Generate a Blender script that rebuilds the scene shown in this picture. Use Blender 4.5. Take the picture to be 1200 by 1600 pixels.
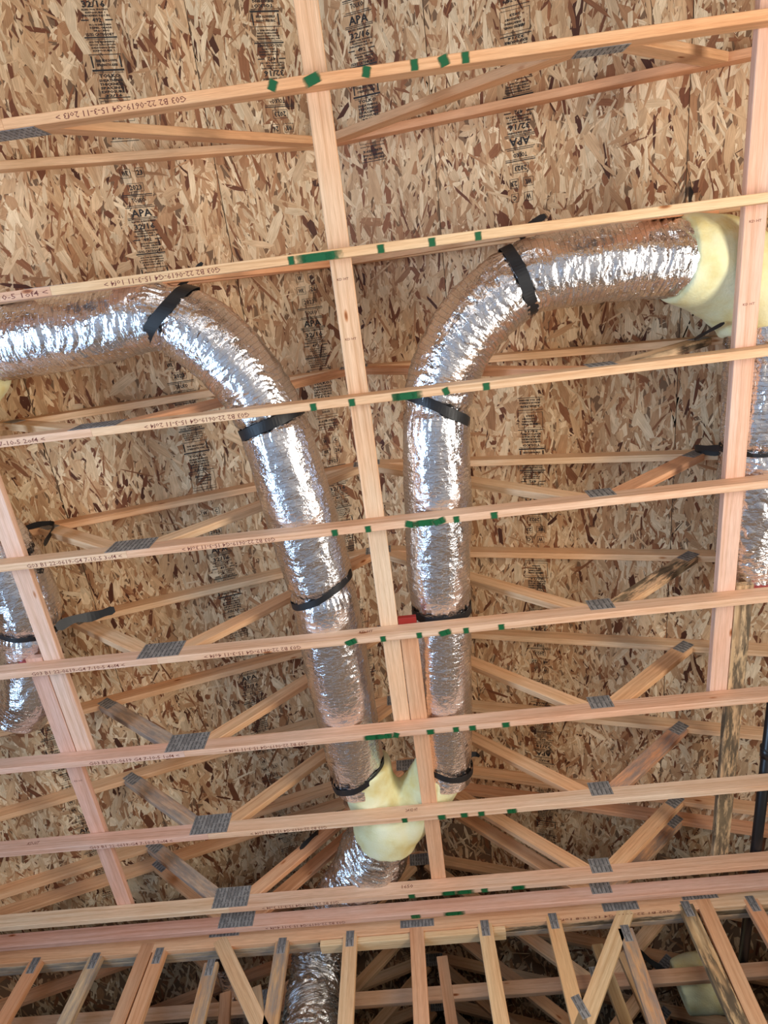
import bpy, bmesh, math, random
import numpy as np
from mathutils import Vector, Matrix, noise as mnoise

random.seed(7); rng = np.random.default_rng(11)
SC = bpy.context.scene
for o in list(bpy.data.objects): bpy.data.objects.remove(o)
COL = SC.collection

# ------------------------------------------------------------------ camera
EYE = 1.5                      # eye height above the slab
cam_d = bpy.data.cameras.new('camera'); cam = bpy.data.objects.new('camera', cam_d); COL.objects.link(cam)
right = Vector((0.99285208, 0.11924075, 0.00513694)); up = Vector((0.1100194, -0.9310582, 0.34788843))
fwd = Vector((-0.04626527, 0.34483659, 0.93752187))
cam.matrix_world = Matrix(((right.x, up.x, -fwd.x, 0), (right.y, up.y, -fwd.y, 0), (right.z, up.z, -fwd.z, EYE), (0, 0, 0, 1)))
cam_d.sensor_fit = 'VERTICAL'; cam_d.sensor_height = 36; cam_d.lens = 972.94 / 1600 * 36
cam_d.clip_start = 0.05; cam_d.clip_end = 200
SC.camera = cam

# ------------------------------------------------------------------ world, lights, exposure
w = bpy.data.worlds.new('sky'); SC.world = w; w.use_nodes = True
nt = w.node_tree; nt.nodes.clear()
bg = nt.nodes.new('ShaderNodeBackground'); wo = nt.nodes.new('ShaderNodeOutputWorld')
sky = nt.nodes.new('ShaderNodeTexSky'); sky.sky_type = 'NISHITA'; sky.sun_disc = False
sky.sun_elevation = math.radians(40); sky.sun_rotation = math.radians(200)
nt.links.new(sky.outputs[0], bg.inputs[0]); nt.links.new(bg.outputs[0], wo.inputs[0])
bg.inputs[1].default_value = 0.22

def area(name, loc, rot, sx, sy, watts, col):
    d = bpy.data.lights.new(name, 'AREA'); d.shape = 'RECTANGLE'; d.size = sx; d.size_y = sy; d.energy = watts; d.color = col
    o = bpy.data.objects.new(name, d); COL.objects.link(o); o.location = loc; o.rotation_euler = rot; return o
R90 = math.pi / 2
area('daylight_garage_opening', (-0.2, -4.12, 1.35), (R90 + 0.25, 0, 0), 4.6, 2.3, 45, (1.0, 0.95, 0.90))
area('daylight_left_window', (-3.74, 0.0, 1.7), (R90, 0, -R90), 1.9, 1.4, 128, (0.46, 0.69, 1.0))
area('daylight_left_window', (-3.74, 2.2, 1.7), (R90, 0, -R90), 1.9, 1.4, 36, (0.46, 0.69, 1.0))
area('daylight_right_window', (3.22, 0.0, 1.7), (R90, 0, R90), 1.9, 1.4, 135, (1.0, 0.93, 0.83))
area('daylight_right_window', (3.22, 2.2, 1.7), (R90, 0, R90), 1.9, 1.4, 30, (1.0, 0.93, 0.83))
SC.view_settings.view_transform = 'Standard'; SC.view_settings.look = 'None'
SC.view_settings.gamma = 1; SC.view_settings.use_curve_mapping = False
SC.view_settings.exposure = 0.55

# ------------------------------------------------------------------ dimensions (metres; z0 = underside of the bottom chords)
Z0 = EYE + 2.7614
PITCH = 0.306; HEEL_L, HEEL_R = -3.78, 3.26; RIDGE = -0.26; HEELZ = 0.09
YT0, SP = -0.739, 0.6096
def yt(k): return YT0 + (k - 1) * SP
CW, CH = 0.038, 0.089
APEX = HEELZ + PITCH * (HEEL_R - RIDGE)           # top of the top chords above Z0
SLOPE = math.atan(PITCH); CS, SN = math.cos(SLOPE), math.sin(SLOPE)

# ------------------------------------------------------------------ helpers
def tagit(o, label=None, cat=None, group=None, kind=None):
    if label: o['label'] = label
    if cat: o['category'] = cat
    if group: o['group'] = group
    if kind: o['kind'] = kind
    return o
def obj(name, me, parent=None, mat=None, mw=None):
    o = bpy.data.objects.new(name, me); COL.objects.link(o)
    if mat is not None and me is not None and not me.materials: me.materials.append(mat)
    if parent is not None:
        o.parent = parent
        o.matrix_parent_inverse = Matrix.Identity(4)
        if mw is not None: o.matrix_local = WM[parent].inverted() @ mw
        WM[o] = mw if mw is not None else WM[parent].copy()
    else:
        if mw is not None: o.matrix_world = mw
        WM[o] = mw if mw is not None else Matrix.Identity(4)
    return o
WM = {}
def empty(name, loc):
    o = bpy.data.objects.new(name, None); COL.objects.link(o); o.location = loc
    o.empty_display_size = .1; WM[o] = Matrix.Translation(loc); return o
def mesh(name, vs, fs, smooth=False):
    me = bpy.data.meshes.new(name); me.from_pydata([tuple(v) for v in vs], [], fs); me.update()
    if smooth: me.polygons.foreach_set('use_smooth', [True] * len(me.polygons))
    return me
def frame(origin, x, z=None, y=None):
    x = Vector(x).normalized()
    if y is not None:
        y = Vector(y); y = (y - x * y.dot(x)).normalized(); z = x.cross(y)
    else:
        z = Vector(z); z = (z - x * z.dot(x)).normalized(); y = z.cross(x)
    m = Matrix.Identity(4)
    for i in range(3): m[i][0] = x[i]; m[i][1] = y[i]; m[i][2] = z[i]; m[i][3] = origin[i]
    return m
LUM = {}
def lumber_mesh(L, t, h, c0=0., c1=0., b=0.0022):
    """board along local X, thickness t on Y, height h on Z, eased edges; ends sheared by c0 / c1"""
    key = (round(L, 3), t, h, round(c0, 3), round(c1, 3))
    if key in LUM: return LUM[key]
    a, d = t / 2, h / 2
    ring = [(-a + b, -d), (a - b, -d), (a, -d + b), (a, d - b), (a - b, d), (-a + b, d), (-a, d - b), (-a, -d + b)]
    vs = [(c0 * z, y, z) for y, z in ring] + [(L + c1 * z, y, z) for y, z in ring]
    fs = [[7, 6, 5, 4, 3, 2, 1, 0], list(range(8, 16))] + [[i, (i + 1) % 8, 8 + (i + 1) % 8, 8 + i] for i in range(8)]
    me = mesh('board', vs, fs); LUM[key] = me; return me
TINT = [(0.76, 0.46, 0.25), (0.78, 0.50, 0.28), (0.72, 0.42, 0.22), (0.78, 0.53, 0.31), (0.73, 0.39, 0.21), (0.80, 0.56, 0.34)]
def board(name, p0, p1, t, h, upv, parent=None, mat=None, tint=None, c0=0., c1=0.):
    p0, p1 = Vector(p0), Vector(p1); L = (p1 - p0).length
    base = lumber_mesh(L, t, h, c0, c1)
    mat = mat or M['lumber']
    if base.materials and base.materials[0] != mat:
        key = ('m', mat.name, round(L, 3), t, h, round(c0, 3), round(c1, 3))
        if key not in LUM:
            LUM[key] = base.copy(); LUM[key].materials.clear(); LUM[key].materials.append(mat)
        base = LUM[key]
    o = obj(name, base, parent, mat, frame(p0, p1 - p0, z=upv))
    c = tint or random.choice(TINT); o.color = (c[0], c[1], c[2], 1)
    return o

# ------------------------------------------------------------------ materials
M = {}
class NT:
    def __init__(s, name):
        s.m = bpy.data.materials.new(name); s.m.use_nodes = True; s.t = s.m.node_tree; s.t.nodes.clear()
        s.out = s.n('ShaderNodeOutputMaterial'); s.b = s.n('ShaderNodeBsdfPrincipled'); s.l(s.b.outputs[0], s.out.inputs[0]); M[name] = s.m
    def n(s, t, **k):
        nd = s.t.nodes.new(t)
        for a, v in k.items():
            if a.startswith('i_'):
                key = a[2:]; key = int(key) if key.isdigit() else key.replace('_', ' ')
                nd.inputs[key].default_value = v
            else: setattr(nd, a, v)
        return nd
    def l(s, a, b): s.t.links.new(a, b)
    def ramp(s, fac, stops, interp='LINEAR'):
        r = s.n('ShaderNodeValToRGB'); r.color_ramp.interpolation = interp
        e = r.color_ramp.elements
        while len(e) < len(stops): e.new(.5)
        for i, (p, c) in enumerate(stops): e[i].position = p; e[i].color = (*c, 1) if len(c) == 3 else c
        s.l(fac, r.inputs[0]); return r.outputs[0]
    def mix(s, fac, a, b, mode='MIX'):
        x = s.n('ShaderNodeMix', data_type='RGBA', blend_type=mode)
        for sock, v in ((x.inputs[0], fac), (x.inputs[6], a), (x.inputs[7], b)):
            if isinstance(v, (int, float)): sock.default_value = v
            elif isinstance(v, tuple): sock.default_value = (*v, 1)
            else: s.l(v, sock)
        return x.outputs[2]
    def math(s, op, a, b=0.0, clamp=False):
        x = s.n('ShaderNodeMath', operation=op, use_clamp=clamp)
        for sock, v in ((x.inputs[0], a), (x.inputs[1], b)):
            if isinstance(v, (int, float)): sock.default_value = v
            else: s.l(v, sock)
        return x.outputs[0]
    def mapping(s, vec, scale=(1, 1, 1), loc=(0, 0, 0), rot=(0, 0, 0)):
        x = s.n('ShaderNodeMapping'); x.inputs[1].default_value = loc; x.inputs[2].default_value = rot; x.inputs[3].default_value = scale
        s.l(vec, x.inputs[0]); return x.outputs[0]
    def bump(s, h, dist, strength=1., normal=None):
        x = s.n('ShaderNodeBump'); x.inputs['Strength'].default_value = strength; x.inputs['Distance'].default_value = dist
        s.l(h, x.inputs['Height'])
        if normal is not None: s.l(normal, x.inputs['Normal'])
        return x.outputs[0]

def wood(name, stain=0., weather=0.):
    s = NT(name)
    tc = s.n('ShaderNodeTexCoord'); oi = s.n('ShaderNodeObjectInfo')
    off = s.n('ShaderNodeVectorMath', operation='MULTIPLY_ADD')
    cmb = s.n('ShaderNodeCombineXYZ'); s.l(oi.outputs['Random'], cmb.inputs[0]); s.l(oi.outputs['Random'], cmb.inputs[1]); s.l(oi.outputs['Random'], cmb.inputs[2])
    s.l(cmb.outputs[0], off.inputs[0]); off.inputs[1].default_value = (37, 91, 53); s.l(tc.outputs['Object'], off.inputs[2])
    v = off.outputs[0]
    # broad figure: growth rings cut at a shallow angle, drawn out along the board
    warp = s.n('ShaderNodeTexNoise', i_Scale=1.0, i_Detail=2.0); s.l(s.mapping(v, (1.3, 9, 9)), warp.inputs['Vector'])
    wv = s.n('ShaderNodeVectorMath', operation='MULTIPLY_ADD'); s.l(warp.outputs['Color'], wv.inputs[0]); wv.inputs[1].default_value = (0, .035, .035); s.l(v, wv.inputs[2])
    ring = s.n('ShaderNodeTexNoise', i_Scale=1.0, i_Detail=3.0, i_Roughness=.6); s.l(s.mapping(wv.outputs[0], (.7, 62, 62)), ring.inputs['Vector'])
    fine = s.n('ShaderNodeTexNoise', i_Scale=1.0, i_Detail=4.0); s.l(s.mapping(v, (14, 420, 420)), fine.inputs['Vector'])
    patch = s.n('ShaderNodeTexNoise', i_Scale=1.0, i_Detail=2.0); s.l(s.mapping(v, (1.7, 8, 8)), patch.inputs['Vector'])
    g = s.ramp(ring.outputs[0], [(.30, (.80, .70, .60)), (.5, (.98, .96, .94)), (.68, (1.05, 1.06, 1.07))])
    c = s.mix(1.0, oi.outputs['Color'], g, 'MULTIPLY')
    c = s.mix(.55, c, s.ramp(fine.outputs[0], [(.3, (.70, .62, .55)), (.7, (1.12, 1.12, 1.12))]), 'MULTIPLY')
    c = s.mix(.6, c, s.ramp(patch.outputs[0], [(.3, (1.05, .82, .68)), (.7, (1.02, 1.1, 1.18))]), 'MULTIPLY')
    # knots
    vo = s.n('ShaderNodeTexVoronoi', i_Scale=1.0); s.l(s.mapping(v, (2.6, 8, 8)), vo.inputs['Vector'])
    kn = s.ramp(vo.outputs['Distance'], [(.03, (.35, .17, .08)), (.05, (.66, .42, .26)), (.085, (1, 1, 1))])
    c = s.mix(1.0, c, kn, 'MULTIPLY')
    if stain or weather:
        st = s.n('ShaderNodeTexNoise', i_Scale=1.0, i_Detail=7.0, i_Roughness=.7); s.l(s.mapping(wv.outputs[0], (5, 30, 30)), st.inputs['Vector'])
        st2 = s.n('ShaderNodeTexNoise', i_Scale=1.0, i_Detail=3.0); s.l(s.mapping(v, (2.2, 9, 9), (5, 3, 1)), st2.inputs['Vector'])
        if stain:
            f = s.math('MULTIPLY', s.ramp(st.outputs[0], [(.42, (0, 0, 0)), (.52, (1, 1, 1))]), s.ramp(st2.outputs[0], [(.34, (0, 0, 0)), (.50, (1, 1, 1))]))
            c = s.mix(s.math('MULTIPLY', f, stain), c, (.030, .022, .018))
            c = s.mix(s.math('MULTIPLY', s.ramp(st2.outputs[0], [(.4, (0, 0, 0)), (.65, (1, 1, 1))]), .45), c, (.46, .32, .17))
        if weather:
            c = s.mix(s.math('MULTIPLY', s.ramp(st.outputs[0], [(.38, (0, 0, 0)), (.6, (1, 1, 1))]), weather), c, (.20, .185, .17))
    s.l(c, s.b.inputs['Base Color']); s.b.inputs['Roughness'].default_value = .62; s.b.inputs['Specular IOR Level'].default_value = .3
    s.l(s.bump(fine.outputs[0], .0006, .5), s.b.inputs['Normal'])
wood('lumber'); wood('stained_lumber', stain=1.0); wood('weathered_lumber', weather=.75)

s = NT('strand'); at = s.n('ShaderNodeVertexColor', layer_name='tone'); uv = s.n('ShaderNodeUVMap', uv_map='flake')
n1 = s.n('ShaderNodeTexNoise', i_Scale=1.0, i_Detail=4.0, i_Roughness=.65); s.l(s.mapping(uv.outputs[0], (9, 330, 1)), n1.inputs['Vector'])
n2 = s.n('ShaderNodeTexNoise', i_Scale=1.0, i_Detail=2.0); s.l(s.mapping(uv.outputs[0], (14, 40, 1)), n2.inputs['Vector'])
c = s.mix(.75, at.outputs[0], s.ramp(n1.outputs[0], [(.3, (.60, .53, .46)), (.62, (1.12, 1.12, 1.12))]), 'MULTIPLY')
c = s.mix(.45, c, s.ramp(n2.outputs[0], [(.3, (.72, .64, .56)), (.65, (1.12, 1.12, 1.12))]), 'MULTIPLY')
s.l(c, s.b.inputs['Base Color']); s.b.inputs['Roughness'].default_value = .55; s.b.inputs['Specular IOR Level'].default_value = .35
s.l(s.bump(n1.outputs[0], .0008, .6), s.b.inputs['Normal'])

s = NT('panel_core'); s.b.inputs['Base Color'].default_value = (.20, .11, .055, 1); s.b.inputs['Roughness'].default_value = .8

s = NT('stamp_ink'); tc = s.n('ShaderNodeTexCoord')
n1 = s.n('ShaderNodeTexNoise', i_Scale=70., i_Detail=4.0, i_Roughness=.7); s.l(tc.outputs['Object'], n1.inputs['Vector'])
s.b.inputs['Base Color'].default_value = (.018, .014, .012, 1); s.b.inputs['Roughness'].default_value = .6
tr = s.n('ShaderNodeBsdfTransparent'); mx = s.n('ShaderNodeMixShader')
s.l(s.ramp(n1.outputs[0], [(.25, (.3, .3, .3)), (.38, (1, 1, 1))]), mx.inputs[0]); s.l(tr.outputs[0], mx.inputs[1]); s.l(s.b.outputs[0], mx.inputs[2]); s.l(mx.outputs[0], s.out.inputs[0])

s = NT('truss_ink'); tc = s.n('ShaderNodeTexCoord')
n1 = s.n('ShaderNodeTexNoise', i_Scale=60., i_Detail=4.0); s.l(tc.outputs['Object'], n1.inputs['Vector'])
s.b.inputs['Base Color'].default_value = (.20, .05, .028, 1); s.b.inputs['Roughness'].default_value = .7
tr = s.n('ShaderNodeBsdfTransparent'); mx = s.n('ShaderNodeMixShader')
s.l(s.ramp(n1.outputs[0], [(.3, (.3, .3, .3)), (.45, (.9, .9, .9))]), mx.inputs[0]); s.l(tr.outputs[0], mx.inputs[1]); s.l(s.b.outputs[0], mx.inputs[2]); s.l(mx.outputs[0], s.out.inputs[0])

s = NT('green_spray'); uv = s.n('ShaderNodeUVMap', uv_map='mark'); tc = s.n('ShaderNodeTexCoord')
n1 = s.n('ShaderNodeTexNoise', i_Scale=55., i_Detail=3.0); s.l(tc.outputs['Object'], n1.inputs['Vector'])
sp = s.n('ShaderNodeSeparateXYZ'); s.l(uv.outputs[0], sp.inputs[0])
e = s.math('MAXIMUM', s.math('ABSOLUTE', sp.outputs[0]), s.math('MULTIPLY', s.math('ABSOLUTE', sp.outputs[1]), .86))
f = s.math('ADD', s.math('SUBTRACT', 1.0, e), s.math('MULTIPLY', s.math('SUBTRACT', n1.outputs[0], .5), .5))
s.b.inputs['Base Color'].default_value = (.003, .10, .028, 1); s.b.inputs['Roughness'].default_value = .5
tr = s.n('ShaderNodeBsdfTransparent'); mx = s.n('ShaderNodeMixShader')
s.l(s.ramp(f, [(.04, (0, 0, 0)), (.48, (.95, .95, .95))]), mx.inputs[0]); s.l(tr.outputs[0], mx.inputs[1]); s.l(s.b.outputs[0], mx.inputs[2]); s.l(mx.outputs[0], s.out.inputs[0])

s = NT('galvanised'); tc = s.n('ShaderNodeTexCoord')
n1 = s.n('ShaderNodeTexVoronoi', i_Scale=60.); s.l(tc.outputs['Object'], n1.inputs['Vector'])
s.l(s.ramp(n1.outputs['Color'], [(.2, (.24, .235, .225)), (.8, (.42, .41, .39))]), s.b.inputs['Base Color'])
s.b.inputs['Metallic'].default_value = .5; s.b.inputs['Roughness'].default_value = .5
s = NT('tooth_slot'); s.b.inputs['Base Color'].default_value = (.10, .095, .09, 1); s.b.inputs['Roughness'].default_value = .8

def foil(name, crink=1.0, tint=(.88, .88, .91), rough=.12):
    s = NT(name); uv = s.n('ShaderNodeUVMap', uv_map='wrap')
    br = s.n('ShaderNodeTexBrick', i_Scale=1.0, i_Mortar_Size=.0009, i_Mortar_Smooth=.5, i_Brick_Width=.052, i_Row_Height=.021, offset=.5)
    wob = s.n('ShaderNodeTexNoise', i_Scale=9., i_Detail=2.0); s.l(uv.outputs[0], wob.inputs['Vector'])
    wv = s.n('ShaderNodeVectorMath', operation='MULTIPLY_ADD'); s.l(wob.outputs['Color'], wv.inputs[0]); wv.inputs[1].default_value = (.02, .02, 0); s.l(uv.outputs[0], wv.inputs[2])
    s.l(s.mapping(wv.outputs[0], rot=(0, 0, R90)), br.inputs['Vector'])
    vo = s.n('ShaderNodeTexVoronoi', i_Scale=48., feature='DISTANCE_TO_EDGE'); s.l(s.mapping(wv.outputs[0], (1, .55, 1)), vo.inputs['Vector'])
    vo2 = s.n('ShaderNodeTexVoronoi', i_Scale=105., feature='DISTANCE_TO_EDGE'); s.l(s.mapping(wv.outputs[0], (.8, 1, 1)), vo2.inputs['Vector'])
    cr = s.n('ShaderNodeTexNoise', i_Scale=70., i_Detail=4.0, i_Roughness=.6); s.l(s.mapping(uv.outputs[0], (1.3, .7, 1)), cr.inputs['Vector'])
    n = s.bump(s.ramp(vo.outputs[0], [(0, (0, 0, 0)), (.25, (1, 1, 1))]), .0016 * crink, .5)
    n = s.bump(s.ramp(vo2.outputs[0], [(0, (0, 0, 0)), (.3, (1, 1, 1))]), .0007 * crink, .5, n)
    n = s.bump(cr.outputs[0], .0022 * crink, .6, n)
    n = s.bump(br.outputs['Fac'], -.0008, .8, n)
    s.l(n, s.b.inputs['Normal'])
    s.l(s.mix(br.outputs['Fac'], tint, tuple(v * .62 for v in tint)), s.b.inputs['Base Color']); s.b.inputs['Metallic'].default_value = 1.0
    s.l(s.ramp(cr.outputs[0], [(.3, (rough * .7,) * 3), (.7, (rough * 1.5,) * 3)]), s.b.inputs['Roughness'])
foil('foil'); foil('crumpled_foil', 1.9, (.72, .71, .70), .2)

s = NT('black_strap'); tc = s.n('ShaderNodeTexCoord')
s.b.inputs['Base Color'].default_value = (.010, .010, .011, 1); s.b.inputs['Roughness'].default_value = .5
n1 = s.n('ShaderNodeTexNoise', i_Scale=400.); s.l(tc.outputs['Object'], n1.inputs['Vector']); s.l(s.bump(n1.outputs[0], .0005, .5), s.b.inputs['Normal'])
s = NT('black_pipe'); s.b.inputs['Base Color'].default_value = (.012, .012, .013, 1); s.b.inputs['Roughness'].default_value = .35
s = NT('red_plastic'); s.b.inputs['Base Color'].default_value = (.30, .018, .012, 1); s.b.inputs['Roughness'].default_value = .5
s = NT('grey_backing'); s.b.inputs['Base Color'].default_value = (.30, .26, .21, 1); s.b.inputs['Roughness'].default_value = .5; s.b.inputs['Metallic'].default_value = .3

s = NT('fibreglass'); tc = s.n('ShaderNodeTexCoord')
n1 = s.n('ShaderNodeTexNoise', i_Scale=7., i_Detail=4.0); s.l(tc.outputs['Object'], n1.inputs['Vector'])
n2 = s.n('ShaderNodeTexNoise', i_Scale=90., i_Detail=4.0); s.l(tc.outputs['Object'], n2.inputs['Vector'])
c = s.ramp(n1.outputs[0], [(.30, (.72, .60, .26)), (.5, (.80, .76, .45)), (.7, (.84, .82, .56))])
s.l(c, s.b.inputs['Base Color']); s.b.inputs['Roughness'].default_value = .95; s.b.inputs['Specular IOR Level'].default_value = .1
s.l(s.bump(n2.outputs[0], .004, .6), s.b.inputs['Normal'])

s = NT('concrete'); tc = s.n('ShaderNodeTexCoord'); n1 = s.n('ShaderNodeTexNoise', i_Scale=2.5, i_Detail=6.0); s.l(tc.outputs['Object'], n1.inputs['Vector'])
s.l(s.ramp(n1.outputs[0], [(.3, (.23, .225, .22)), (.7, (.33, .32, .31))]), s.b.inputs['Base Color']); s.b.inputs['Roughness'].default_value = .7
s = NT('wall_sheathing'); tc = s.n('ShaderNodeTexCoord'); n1 = s.n('ShaderNodeTexNoise', i_Scale=14., i_Detail=5.0); s.l(s.mapping(tc.outputs['Object'], (1, 1, .3)), n1.inputs['Vector'])
s.l(s.ramp(n1.outputs[0], [(.35, (.10, .06, .035)), (.65, (.22, .14, .08))]), s.b.inputs['Base Color']); s.b.inputs['Roughness'].default_value = .75

# ------------------------------------------------------------------ room shell below the trusses
XL, XR, YN, YF = -3.84, 3.32, -4.2, 9.3
def boxes(name, bxs, mat, **k):
    vs, fs = [], []
    for (x0, y0, z0, x1, y1, z1) in bxs:
        b = len(vs); vs += [(x, y, z) for x in (x0, x1) for y in (y0, y1) for z in (z0, z1)]
        fs += [[b + i for i in f] for f in ((0, 1, 3, 2), (4, 6, 7, 5), (0, 4, 5, 1), (2, 3, 7, 6), (0, 2, 6, 4), (1, 5, 7, 3))]
    o = obj(name, mesh(name, vs, fs), None, mat); o['kind'] = 'structure'; return o
boxes('floor', [(XL - .1, YN - .1, -.12, XR + .1, YF + .1, 0)], M['concrete'])
WT = .12; ZT = Z0 - .002
def wall_x(name, xa, xb, y0, y1, wy0, wy1, wz0, wz1, ztop):
    boxes(name, [(xa, y0, 0, xb, wy0, ztop), (xa, wy1, 0, xb, y1, ztop), (xa, wy0, 0, xb, wy1, wz0), (xa, wy0, wz1, xb, wy1, ztop)], M['wall_sheathing'])
wall_x('wall_left', XL - WT, XL, YN - .1, YF + .1, -1.0, 3.2, 1.0, 2.4, ZT)
wall_x('wall_right', XR, XR + WT, YN - .1, YF + .1, -1.0, 3.2, 1.0, 2.4, ZT)
boxes('trim_1', [(XL - WT, 1.0, 1.0, XL, 1.2, 2.4)], M['wall_sheathing']); boxes('trim_2', [(XR, 1.0, 1.0, XR + WT, 1.2, 2.4)], M['wall_sheathing'])
boxes('wall_front', [(XL, YN - .1, 0, -2.6, YN, ZT), (2.2, YN - .1, 0, XR, YN, ZT), (-2.6, YN - .1, 2.6, 2.2, YN, ZT)], M['wall_sheathing'])
boxes('light_block_wall', [(XL, 3.845, 0, XR, 3.93, 3.5)], M['wall_sheathing'])  # added unseen wall under the girder, keeps daylight out of the attic beyond
boxes('wall_far', [(XL, YF, 0, XR, YF + .1, ZT)], M['wall_sheathing'])
# gable triangles
for nm, ya, yb in (('wall_front_gable', YN - .1, YN), ('wall_far_gable', YF, YF + .1)):
    zz = [(XL, ZT + .002), (XR, ZT + .002), (XR, ZT + .07), (RIDGE, Z0 + APEX), (XL, ZT + .07)]
    vs = [(x, ya, z) for x, z in zz] + [(x, yb, z) for x, z in zz]
    fs = [[0, 1, 2, 3, 4], [9, 8, 7, 6, 5]] + [[i, i + 5, (i + 1) % 5 + 5, (i + 1) % 5] for i in range(5)]
    obj(nm, mesh(nm, vs, fs), None, M['wall_sheathing'])['kind'] = 'structure'

# ------------------------------------------------------------------ roof deck: strand board panels
ceiling = empty('ceiling', (RIDGE, 0, Z0 + APEX)); ceiling['kind'] = 'structure'
PAL = np.array([(234, 208, 170), (222, 190, 150), (208, 171, 130), (192, 150, 110), (174, 128, 90), (148, 98, 66), (118, 72, 48), (86, 50, 34)]) / 255.
PAL = PAL ** 2.2
PW = np.array([.20, .23, .20, .15, .10, .06, .04, .02]); PW /= PW.sum()
def strands(u0, u1, v0, v1, dens, tone):
    """flat wood flakes pressed on the panel's lower face: local u = down the slope, v = along the ridge"""
    n = int((u1 - u0) * (v1 - v0) * dens)
    cu = rng.uniform(u0, u1, n); cv = rng.uniform(v0, v1, n)
    z = rng.uniform(0, 1, n)
    L = np.clip(rng.lognormal(math.log(.115), .40, n), .035, .23) * (1.15 - .35 * z)
    W = np.clip(rng.lognormal(math.log(.019), .6, n), .004, .055)
    rnd = rng.uniform(0, 1, n) < .14
    ang = np.where(rnd, rng.uniform(-1.5, 1.5, n), rng.normal(0, .36, n))
    a = L / 2; b = W / 2
    x = np.stack([-a, -a * rng.uniform(.1, .6, n), a * rng.uniform(.2, .95, n), a, a * rng.uniform(.2, .9, n), -a * rng.uniform(.2, .95, n)], 1)
    y = np.stack([b * rng.uniform(-.8, .8, n), b, b * rng.uniform(.6, 1, n), b * rng.uniform(-.8, .8, n), -b, -b * rng.uniform(.6, 1, n)], 1)
    ca, sa = np.cos(ang)[:, None], np.sin(ang)[:, None]
    V = cv[:, None] + x * ca - y * sa; U = cu[:, None] + x * sa + y * ca
    U = np.clip(U, u0, u1); V = np.clip(V, v0, v1)
    tilt = rng.normal(0, .006, (n, 2))
    Z = .0003 + z[:, None] * .0016 + np.abs(tilt[:, :1] * x + tilt[:, 1:] * y)
    vs = np.stack([U, V, Z], 2).reshape(-1, 3)
    me = bpy.data.meshes.new('wood_strands')
    me.vertices.add(n * 6); me.vertices.foreach_set('co', vs.astype(np.float32).ravel())
    me.loops.add(n * 6); me.loops.foreach_set('vertex_index', np.arange(n * 6, dtype=np.int32))
    me.polygons.add(n); me.polygons.foreach_set('loop_start', np.arange(0, n * 6, 6, dtype=np.int32))
    try: me.polygons.foreach_set('loop_total', np.full(n, 6, dtype=np.int32))
    except Exception: pass
    me.update(calc_edges=True)
    col = PAL[rng.choice(len(PAL), n, p=PW)] * rng.uniform(.86, 1.1, (n, 1)) * np.array(tone)
    ca_ = me.color_attributes.new('tone', 'FLOAT_COLOR', 'CORNER')
    ca_.data.foreach_set('color', np.repeat(np.concatenate([col, np.ones((n, 1))], 1), 6, 0).astype(np.float32).ravel())
    uvl = me.uv_layers.new(name='flake')
    off = rng.uniform(0, 50, (n, 2))
    uvs = np.stack([x + off[:, :1], y + off[:, 1:]], 2).reshape(-1, 2)
    uvl.data.foreach_set('uv', uvs.astype(np.float32).ravel())
    return me

def text_mesh(items, name, off=None):
    """items: (string, x, y, height, stretch_to_width or None, rotate180); returns one flat mesh in the XY plane"""
    allv, allf = [], []
    for (st, x, y, h, wd, fl) in items:
        cu = bpy.data.curves.new('t', 'FONT'); cu.body = st; cu.size = 1; cu.resolution_u = 1; cu.align_x = 'CENTER'; cu.align_y = 'CENTER'; cu.fill_mode = 'FRONT'; cu.offset = off if off is not None else (.028 if h > .016 else .04)
        to = bpy.data.objects.new('t', cu); COL.objects.link(to); me = to.to_mesh()
        co = np.array([v.co[:] for v in me.vertices]); fs = [list(p.vertices) for p in me.polygons]
        to.to_mesh_clear(); bpy.data.objects.remove(to); bpy.data.curves.remove(cu)
        if len(co) == 0: continue
        co[:, 0] -= (co[:, 0].max() + co[:, 0].min()) / 2; co[:, 1] -= (co[:, 1].max() + co[:, 1].min()) / 2
        hh = max(co[:, 1].max() * 2, 1e-3); ww = max(co[:, 0].max() * 2, 1e-3)
        sy = h / hh; sx = (wd / ww) if wd else sy
        co[:, 0] *= sx; co[:, 1] *= sy
        if fl: co[:, :2] *= -1
        b = len(allv); allv += [(c[0] + x, c[1] + y, 0) for c in co]; allf += [[i + b for i in f] for f in fs]
    return allv, allf
def bar(V, F, x, y, wd, h):
    b = len(V); V += [(x - wd / 2, y - h / 2, 0), (x + wd / 2, y - h / 2, 0), (x + wd / 2, y + h / 2, 0), (x - wd / 2, y + h / 2, 0)]; F.append([b, b + 1, b + 2, b + 3])
def rect(V, F, x, y, wd, h, t=.002):
    bar(V, F, x, y + h / 2, wd, t); bar(V, F, x, y - h / 2, wd, t); bar(V, F, x - wd / 2, y, t, h); bar(V, F, x + wd / 2, y, t, h)
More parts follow.
